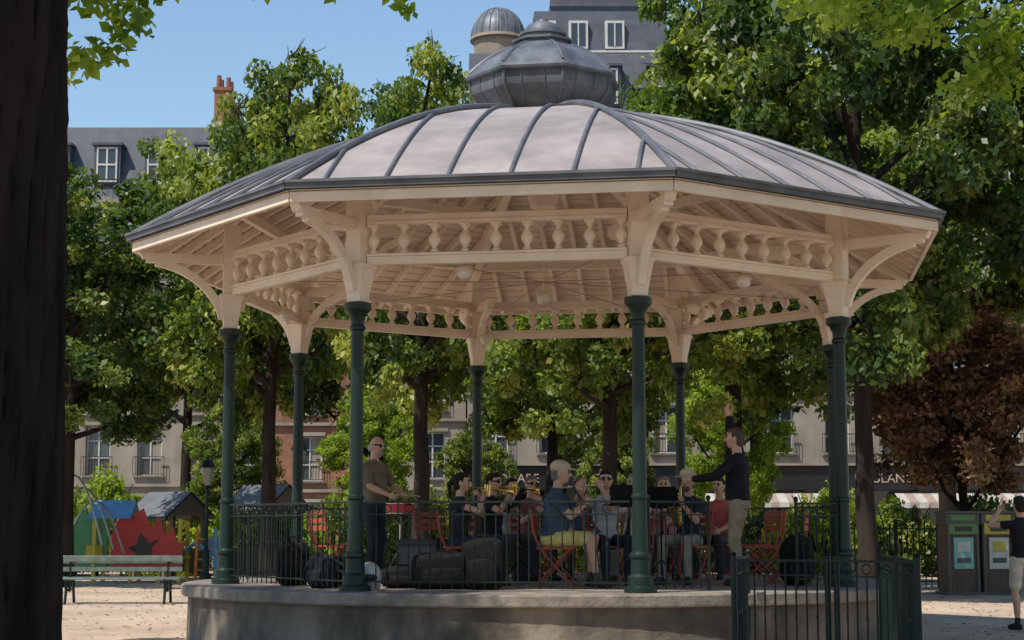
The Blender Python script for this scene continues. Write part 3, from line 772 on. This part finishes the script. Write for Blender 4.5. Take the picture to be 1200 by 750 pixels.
    cap(hp(0,.098,.018),hp(0,.118,-.020),.008,.012,"skin",8)
    for sx in(-1,1):
        hb((sx*.076,-.004,-.008),(.011,.020,.032),"skin",10); hb((sx*.031,.093,.012),(.014,.010,.008),"eye",10); cap(hp(sx*.017,.099,.033),hp(sx*.046,.089,.031),.006,.005,"hair",6)
    cap(hp(-.02,.088,-.055),hp(.02,.088,-.055),.008,.008,"lip",8)
    if glasses:
        for sx in(-1,1): hb((sx*.031,.097,.012),(.025,.011,.017),"eye",12)
        cap(hp(-.076,.03,.017),hp(-.055,.09,.017),.005,.005,"eye",6); cap(hp(.076,.03,.017),hp(.055,.09,.017),.005,.005,"eye",6)
    if style!="bald":
        hb((0,-.020,.022),(.083,.094,.104),"hair",24); hb((0,-.045,-.03),(.074,.062,.075),"hair",18); hb((0,.030,.078),(.062,.060,.042),"hair",18)
    else: hb((0,-.040,-.025),(.080,.070,.055),"hair",18)
    if style=="long": hb((0,-.055,-.07),(.086,.055,.15),"hair",18); hb((.062,-.015,-.06),(.026,.045,.12),"hair",12); hb((-.062,-.015,-.06),(.026,.045,.12),"hair",12)
    if style=="pony": cap(hp(0,-.10,.05),hp(0,-.155,-.02),.026,.032,"hair"); cap(hp(0,-.155,-.02),hp(0,-.14,-.18),.032,.012,"hair")
    if style=="bun": hb((0,-.115,.055),(.042,.042,.042),"hair",14)
    if style=="cap": hb((0,-.012,.058),(.092,.112,.085),"hat",26); hb((0,.110,.050),(.066,.072,.011),"hat",18)
    if style=="straw": hb((0,0,.062),(.155,.165,.013),"hat",30); hb((0,-.005,.092),(.094,.108,.076),"hat",24)
    if beard: hb((0,.048,-.078),(.052,.050,.044),"hair",18)
    al,fl_=.285,.25
    for sx,tg,hint in((1,rh,rhint),(-1,lh,lhint)):
        sh=B+u*.425+X*sx*.172*ws
        if tg is None: tg=Vector((sx*.26,.06,hz-.10)) if not seated else Vector((sx*.15,.36,hz+.10))
        tg=Vector(tg)
        hi=Vector(hint) if hint else sh+Vector((sx*.35,-.25,-.35))
        el,wr=ik(sh,tg,al,fl_,hi)
        fr=.93 if fem else 1.0
        s0=sh-X*(sx*.045)
        if sleeve>=1.9:
            cap(s0,sh.lerp(el,.1),.066,.066,"shirt",14); cap(sh.lerp(el,.1),el,.066,.052,"shirt",14); cap(el,el.lerp(wr,.90),.052,.040,"shirt",14); cap(el.lerp(wr,.94),wr,.028,.026,"skin",12)
        else:
            se=sh.lerp(el,sleeve); cap(s0,sh.lerp(el,.1),.063*fr,.063*fr,"shirt",14); cap(sh.lerp(el,.1),se,.063*fr,.059*fr,"shirt",14)
            cap(se+(el-se)*.1,el,.047*fr,.039*fr,"skin",12); cap(el,el.lerp(wr,.3),.039*fr,.041*fr,"skin",12); cap(el.lerp(wr,.3),wr,.041*fr,.026,"skin",12)
        d=(wr-el).normalized(); pn=d.cross(Vector((0,0,1)));
        if pn.length<.1: pn=Vector((1,0,0))
        pn.normalize(); side=pn.cross(d).normalized(); pn=pn*(-sx)
        pc=wr+d*.045
        Rm=Matrix((side,d,pn)).transposed()
        mb.ball(pc,(.039,.052,.017),S_("skin"),14,Rm)
        for q,(off,ln) in enumerate(((.031,.070),(.0105,.080),(-.0105,.075),(-.030,.058))):
            b0=wr+d*.078+side*off; c1=curl*(.9+.1*q)
            m1=b0+(d*math.cos(c1*.7)+pn*math.sin(c1*.7)+side*off*1.5)*ln*.5; m2=m1+(d*math.cos(c1*1.8)+pn*math.sin(c1*1.8))*ln*.5
            cap(b0,m1,.0092,.0085,"skin",6); cap(m1,m2,.0085,.0075,"skin",6)
        t0=wr+d*.03+side*.030; t1=t0+(side*.75+d*.6+pn*.3).normalized()*.042; t2=t1+(d*.8+pn*.4+side*.2).normalized()*.030
        cap(t0,t1,.012,.010,"skin",6); cap(t1,t2,.010,.0085,"skin",6)
    for sx in(1,-1):
        hip=B+Vector((sx*.088,0,-.03))
        if seated:
            kn=Vector((sx*.15,.43,.515)); an=Vector((sx*.15,.43+ (.06 if sx>0 else -.05),.085))
            if legs: kn=kn+Vector(legs[0]); an=an+Vector(legs[1])
        else:
            an=Vector((sx*.12,(.05 if sx>0 else -.03),.085)); kn,an=ik(hip,an,.412,.412,hip+Vector((0,1,-.3)))
        dirf=Vector((sx*.25,1,0)).normalized()
        if shorts:
            cap(hip.lerp(kn,.84),kn,.060,.052,"skin",14); cap(hip,hip.lerp(kn,.82),.093,.080,"pants",14)
            mid=kn.lerp(an,.3)-dirf*.014
            cap(kn,mid,.050,.053,"skin",12); cap(mid,an.lerp(mid,.15),.053,.033,"skin",12)
            cap(an.lerp(mid,.20),an,.038,.037,"shoe",12)
        else:
            cap(hip,kn,.090,.064,"pants",14); mid=kn.lerp(an,.3)-dirf*.01
            cap(kn,mid,.064,.061,"pants",12); cap(mid,an+Vector((0,0,.03)),.061,.050,"pants",12)
        heel=an-dirf*.035+Vector((0,0,-.045)); toe=an+dirf*.15+Vector((0,0,-.052)); ball_=an+dirf*.08+Vector((0,0,-.046))
        cap(an+Vector((0,0,-.01)),ball_,.040,.036,"shoe"); cap(heel,ball_,.037,.040,"shoe"); cap(ball_,toe,.040,.030,"shoe")
    mats=[skin,cloth(shirt),cloth(pants),cloth(hair),cloth(shoe),M_eye,M_lip,cloth(hat)]
    tmp=bpy.data.meshes.new("tmp"); tmp.from_pydata(mb.v,[],mb.f); tmp.update()
    ot=bpy.data.objects.new("tmp",tmp); COL.objects.link(ot)
    md=ot.modifiers.new("r","REMESH"); md.mode='VOXEL'; md.voxel_size=.0075; md.adaptivity=0
    ms=ot.modifiers.new("s","SMOOTH"); ms.factor=.5; ms.iterations=2
    dg=DG(); me=bpy.data.meshes.new_from_object(ot.evaluated_get(dg)); bpy.data.objects.remove(ot)
    bv=BVHTree.FromPolygons([Vector(v) for v in mb.v],mb.f)
    N=len(me.polygons); cen=np.zeros(N*3); me.polygons.foreach_get("center",cen); cen=cen.reshape(-1,3)
    nor=np.zeros(N*3); me.polygons.foreach_get("normal",nor); nor=nor.reshape(-1,3)
    q_=cen+nor*.006
    mi=[mb.m[bv.find_nearest(Vector(c))[2]] for c in q_]
    me.name=name+"_mesh"; me.materials.clear()
    for m_ in mats: me.materials.append(m_)
    me.polygons.foreach_set("material_index",mi); me.polygons.foreach_set("use_smooth",[True]*N); me.update()
    e=empty(name,loc,yaw); e.scale=(scale,)*3
    b=bpy.data.objects.new("body",me); COL.objects.link(b); b.parent=e
    return e
F=FL
M_brass=mat("brass",(.75,.5,.16),.22,(.6,.38,.1),6,metal=.95); M_silver=mat("silver",(.7,.7,.7),.2,metal=.95)
def trumpet(par,loc,rz,tilt=0):
    mb=MB(); mb.tube([(0,0,0),(0,.36,0)],[.007,.009],8)
    k0=len(mb.v)
    mb.lathe([(.062,0),(.035,.04),(.018,.09),(.010,.16)],(0,0,0),14,caps=False)
    mb.v[k0:]=[(x,.50-z,y) for x,y,z in mb.v[k0:]]
    mb.tube([(0,.08,-.0),(0,.05,-.03),(0,.08,-.07),(0,.32,-.07),(0,.35,-.04),(0,.32,0)],.008,6)
    for y in(.15,.18,.21): mb.tube([(0,y,-.09),(0,y,.05)],.012,8)
    mb.tube([(0,-.03,0),(0,0,0)],[.012,.007],8)
    o=mb.obj("trumpet",[M_brass],par); o.location=loc; o.rotation_euler=(tilt,0,rz)
def flute(par,loc,rz,tilt=0):
    mb=MB(); mb.tube([(0,0,0),(.60,0,0)],.010,8)
    for i in range(10): mb.lathe([(.009,.008),(.009,.018)],(.18+i*.036,0,0),8)
    o=mb.obj("flute",[M_silver],par); o.location=loc; o.rotation_euler=(0,tilt,rz)
def clarinet(par,loc,tilt):
    mb=MB(); mb.lathe([(.006,.0),(.012,-.06),(.013,-.5),(.02,-.58),(.034,-.64)],n=10); 
    for i in range(8): mb.tube([(0,.012,-.12-i*.045),(.012,.014,-.13-i*.045)],.004,5,1)
    o=mb.obj("clarinet",[M_dark,M_silver],par); o.location=loc; o.rotation_euler=(tilt,0,0)
def sax(par,loc):
    mb=MB(); pts=[(0,0,0),(0,.05,.03),(0,.08,-.02),(.0,.08,-.35),(.0,.10,-.43),(0,.16,-.45),(0,.21,-.41),(0,.25,-.30),(0,.28,-.22)]
    mb.tube(pts,[.008,.010,.014,.026,.030,.034,.038,.048,.07],12,caps=False)
    for i in range(7): mb.tube([(0,.10,-.08-i*.04),(.012,.118,-.08-i*.04)],.010,6)
    o=mb.obj("saxophone",[M_brass],par); o.location=loc
TR=dict(rh=(.03,.30,1.05),lh=(-.05,.24,1.02))
CL=dict(rh=(.04,.30,.86),lh=(-.04,.25,.97))
SEATS=[(-.62,20.0,-98),(-.25,20.9,-125),(.24,21.9,-160),(.46,19.35,-100),(1.08,19.9,-165),(1.50,21.0,165),(1.98,22.2,170),(2.12,20.5,150),(-.02,23.0,-150),(.92,22.8,180),(2.75,22.6,150)]
def at(i): x,y,r=SEATS[i]; return (x,y,F),rad(r)
pe=person("seated_trumpet_player",*at(0),True,**TR,shirt=(.03,.03,.035),pants=(.03,.035,.05),hair=(.025,.015,.012),style="pony",sleeve=.3,fem=True,scale=.98)
trumpet(pe,(0,.165,1.155),0,rad(-6))
pe=person("seated_trumpet_player",*at(1),True,**TR,shirt=(.02,.02,.022),pants=(.06,.055,.05),hair=(.02,.015,.012),glasses=True,sleeve=.5)
trumpet(pe,(0,.165,1.155),0,rad(-4))
pe=person("seated_musician",*at(2),True,**CL,shirt=(.25,.09,.07),pants=(.05,.06,.1),hair=(.18,.15,.13),sleeve=.5,glasses=True)
clarinet(pe,(0,.15,1.15),rad(28))
pe=person("seated_clarinet_player",*at(3),True,rh=(.04,.36,.88),lh=(-.04,.30,.98),shirt=(.06,.085,.14),pants=(.66,.53,.17),shorts=True,style="cap",hat=(.60,.46,.32),hair=(.2,.18,.16),sleeve=.6,belly=.07,scale=1.06,shoe=(.08,.06,.05),lean=.08,head_pitch=-.05)
clarinet(pe,(0,.19,1.13),rad(28))
pe=person("seated_flute_player",*at(4),True,rh=(.36,.20,1.12),lh=(.12,.26,1.10),rhint=(.5,.1,.7),shirt=(.42,.43,.45),pants=(.03,.035,.05),hair=(.02,.014,.012),style="long",sleeve=.35,fem=True,glasses=True,head_yaw=-.25)
flute(pe,(.0,.165,1.155),rad(6),rad(4))
pe=person("seated_musician",*at(5),True,**CL,shirt=(.68,.66,.62),pants=(.2,.18,.15),hair=(.3,.22,.12),sleeve=.5,fem=True,style="bun")
clarinet(pe,(0,.15,1.15),rad(30))
pe=person("seated_musician",*at(6),True,shirt=(.60,.24,.24),pants=(.05,.06,.1),hair=(.25,.2,.15),sleeve=.4,style="short",**CL)
clarinet(pe,(0,.15,1.15),rad(30))
pe=person("seated_saxophone_player",*at(7),True,rh=(.10,.26,.74),lh=(-.03,.25,.93),shirt=(.03,.035,.05),pants=(.35,.3,.24),hair=(.15,.12,.1),style="straw",hat=(.70,.56,.34),sleeve=.5,glasses=True,beard=True)
sax(pe,(0,.160,1.14))
pe=person("seated_musician",*at(8),True,shirt=(.3,.3,.33),pants=(.05,.05,.06),hair=(.03,.02,.02),sleeve=.5,**TR); trumpet(pe,(0,.165,1.155),0,rad(-4))
pe=person("seated_musician",*at(9),True,shirt=(.08,.12,.2),pants=(.05,.05,.06),hair=(.1,.06,.04),sleeve=.5,style="long",fem=True)
pe=person("seated_musician",*at(10),True,shirt=(.5,.12,.1),pants=(.05,.05,.06),hair=(.05,.03,.02),sleeve=.5)
pe=person("conductor",(2.62,19.75,F),rad(68),False,rh=(.05,.16,2.02),lh=(-.28,.44,1.16),rhint=(.6,.3,1.6),shirt=(.014,.014,.018),pants=(.36,.28,.19),hair=(.10,.07,.055),sleeve=2.0,scale=1.05,belly=.03,head_yaw=.2,curl=.45,shoe=(.06,.04,.03))
pe=person("standing_drummer",(-1.75,21.6,F),rad(-125),False,rh=(.16,.36,1.02),lh=(-.14,.36,1.02),shirt=(.20,.155,.11),pants=(.04,.045,.055),hair=(.4,.38,.35),style="bald",beard=True,sleeve=.75,scale=1.05,belly=.05,glasses=True,head_pitch=-.1)
mb=MB()
for sx in(-1,1): mb.tube([(sx*.15,.38,1.03),(sx*.06,.66,1.0)],.007,6)
mb.obj("drumsticks",[mat("stick_wood",(.5,.34,.18),.6)],pe)
pe=person("standing_visitor",(6.66,22.4,0),rad(14),False,lh=(-.16,.30,1.52),rh=None,lhint=(-.6,.2,1.1),shirt=(.015,.015,.018),pants=(.62,.56,.46),shorts=True,hair=(.03,.02,.015),sleeve=.35,fem=True,scale=1.0)

M_chair=mat("chair_orange",(.42,.07,.03),.5,(.34,.055,.025),6)
def chair_mesh():
    mb=MB()
    for i in range(6): mb.box((0,-.17+.075*i,.445),(.40,.055,.016))
    for sx in(-1,1):
        x=sx*.20
        mb.tube([(x,.21,0),(x,-.17,.44),(x,-.24,.62),(x,-.27,.86)],.012,6); mb.tube([(x*.9,-.24,0),(x*.9,.18,.43)],.012,6)
        mb.beam((x,-.20,.432),(x,.20,.432),.02,.018)
    for z,y in((.84,-.268),(.75,-.255),(.66,-.245)): mb.box((0,y,z),(.42,.014,.06))
    mb.tube([(-.2,.12,.12),(.2,.12,.12)],.008,5)
    mb.tube([(-.18,-.2,.05),(.18,-.2,.05)],.008,5)
    return mb.mesh("folding_chair",[M_chair])
CM=chair_mesh()
for x,y,r in SEATS+[(-2.35,21.6,-80),(-2.15,20.7,-60),(3.05,21.0,95),(3.2,21.9,120),(3.3,20.4,75),(-1.0,22.6,-140)]:
    dx,dy=(-math.sin(rad(r)),math.cos(rad(r)))
    e=empty("folding_chair",(x+dx*.05,y+dy*.05,F),rad(r)); inst("frame",CM,e)
mb=MB()
R=Matrix.Rotation(rad(-28),3,'X'); mb.box((0,.03,1.02),(.42,.012,.26),0,R); mb.box((0,-.055,.91),(.42,.06,.012),0); mb.box((0,.015,1.03),(.34,.004,.23),1,R)
mb.tube([(0,.04,1.0),(0,.04,.12)],.011,8)
for q in range(3): t=q*2.094; mb.tube([(0,.04,.3),(.26*math.cos(t),.04+.26*math.sin(t),.01)],.008,5)
SM=mb.mesh("music_stand",[M_black,mat("sheet_paper",(.75,.73,.68),.8)])
for x,y,r in((.05,20.4,82),(.5,20.75,65),(1.30,19.15,15),(1.45,20.2,-15),(1.95,21.4,-10),(1.75,19.9,-30),(.2,22.6,30)):
    e=empty("music_stand",(x,y,F),rad(r+180)); inst("stand",SM,e)
dr=empty("snare_drum",(-1.38,21.15,F)); mb=MB()
mb.lathe([(.18,.82),(.185,.83),(.185,.845),(.178,.85),(.178,.95),(.185,.955),(.185,.975),(.17,.978)],n=28,mi=0); mb.lathe([(.186,.955),(.188,.975),(.186,.98)],n=28,mi=1,caps=False); mb.lathe([(.186,.82),(.188,.845)],n=28,mi=1,caps=False)
mb.lathe([(.17,.979),(.0,.9795)],n=28,mi=2,caps=False)
mb.tube([(0,0,.8),(0,0,.3)],.014,8,1)
for q in range(3): t=q*2.094+.5; mb.tube([(0,0,.4),(.28*math.cos(t),.28*math.sin(t),.01)],.01,6,1); mb.tube([(0,0,.7),(.17*math.cos(t),.17*math.sin(t),.83)],.009,6,1)
mb.obj("drum",[M_red,M_silver,mat("drumhead",(.7,.68,.62),.6)],dr)
def blob(mb,c,r,mi=0,e=.6,n=28,seed=0):
    m=n//2; vs=[];fs=[]
    for i in range(m+1):
        ph=math.pi*i/m-math.pi/2
        for k in range(n):
            t=2*math.pi*k/n; f=lambda v:math.copysign(abs(v)**e,v)
            w=1+.06*math.sin(3*t+seed)*math.cos(2*ph+seed)+.02*math.sin(7*t+5*ph)
            vs.append((c[0]+r[0]*f(math.cos(ph))*f(math.cos(t))*w,c[1]+r[1]*f(math.cos(ph))*f(math.sin(t))*w,c[2]+r[2]*f(math.sin(ph))*(1+.08*math.sin(2*t+seed))))
    for i in range(m):
        for k in range(n):
            k2=(k+1)%n; fs.append((i*n+k,i*n+k2,(i+1)*n+k2,(i+1)*n+k))
    mb.add(vs,fs,mi)
def bag(name,x,y,r,rz,seed,m_=None,ee=.6):
    e=empty(name,(x,y,F),rz); mb=MB(); blob(mb,(0,0,r[2]),r,0,ee,28,seed)
    mb.tube([(-r[0]*.3,-r[1]*.4,r[2]*1.85),(-r[0]*.25,-r[1]*.4,r[2]*2.15),(r[0]*.25,-r[1]*.4,r[2]*2.15),(r[0]*.3,-r[1]*.4,r[2]*1.85)],.014,6)
    blob(mb,(0,-r[1]*.9,r[2]*.7),(r[0]*.7,r[1]*.4,r[2]*.5),0,ee,16,seed+1)
    mb.tube([(-r[0]*.9,-r[1],r[2]*.2),(-r[0]*.9,-r[1]*1.2,r[2]),(-r[0]*.7,-r[1]*.5,r[2]*1.9)],.012,5)
    mb.obj("bag_body",[m_ or M_black],e)
bag("backpack",-2.55,19.9,(.2,.15,.26),.3,1); bag("backpack",-1.85,19.2,(.22,.14,.17),-.3,2); bag("instrument_case",-.75,18.7,(.34,.13,.19),.1,3,None,.32); bag("instrument_case",-.30,18.55,(.24,.14,.27),-.15,4,None,.35)
bag("backpack",3.3,19.9,(.2,.15,.28),.7,5); bag("duffel_bag",-1.2,19.0,(.26,.14,.12),.2,6); bag("backpack",-2.1,18.95,(.15,.12,.18),-.6,7,cloth((.02,.022,.03)))
am=empty("amplifier",(-1.05,20.3,F),rad(-25)); mb=MB(); mb.box((0,0,.27),(.5,.3,.52),0); mb.box((0,-.152,.24),(.44,.01,.4),1); mb.box((0,-.155,.49),(.44,.012,.05),0)
for sx in(-1,1): mb.beam((sx*.06,0,.53),(sx*.06,0,.56),.02,.02,0)
mb.beam((-.08,0,.57),(.08,0,.57),.03,.015,0); mb.obj("cabinet",[mat("amp_vinyl",(.04,.04,.045),.7),mat("grille",(.08,.08,.09),.8)],am,bevel=.012)
he=empty("helmet",(-1.52,18.35,F)); mb=MB(); mb.ball((0,0,.15),(.13,.15,.15),0,20); mb.ball((.0,-.075,.14),(.10,.085,.07),1,14); mb.lathe([(.1,.0),(.115,.03),(.125,.06)],n=18,mi=0)
mb.obj("shell",[mat("helmet_white",(.6,.58,.55),.3),M_dark],he)
print("objects",len(bpy.data.objects))
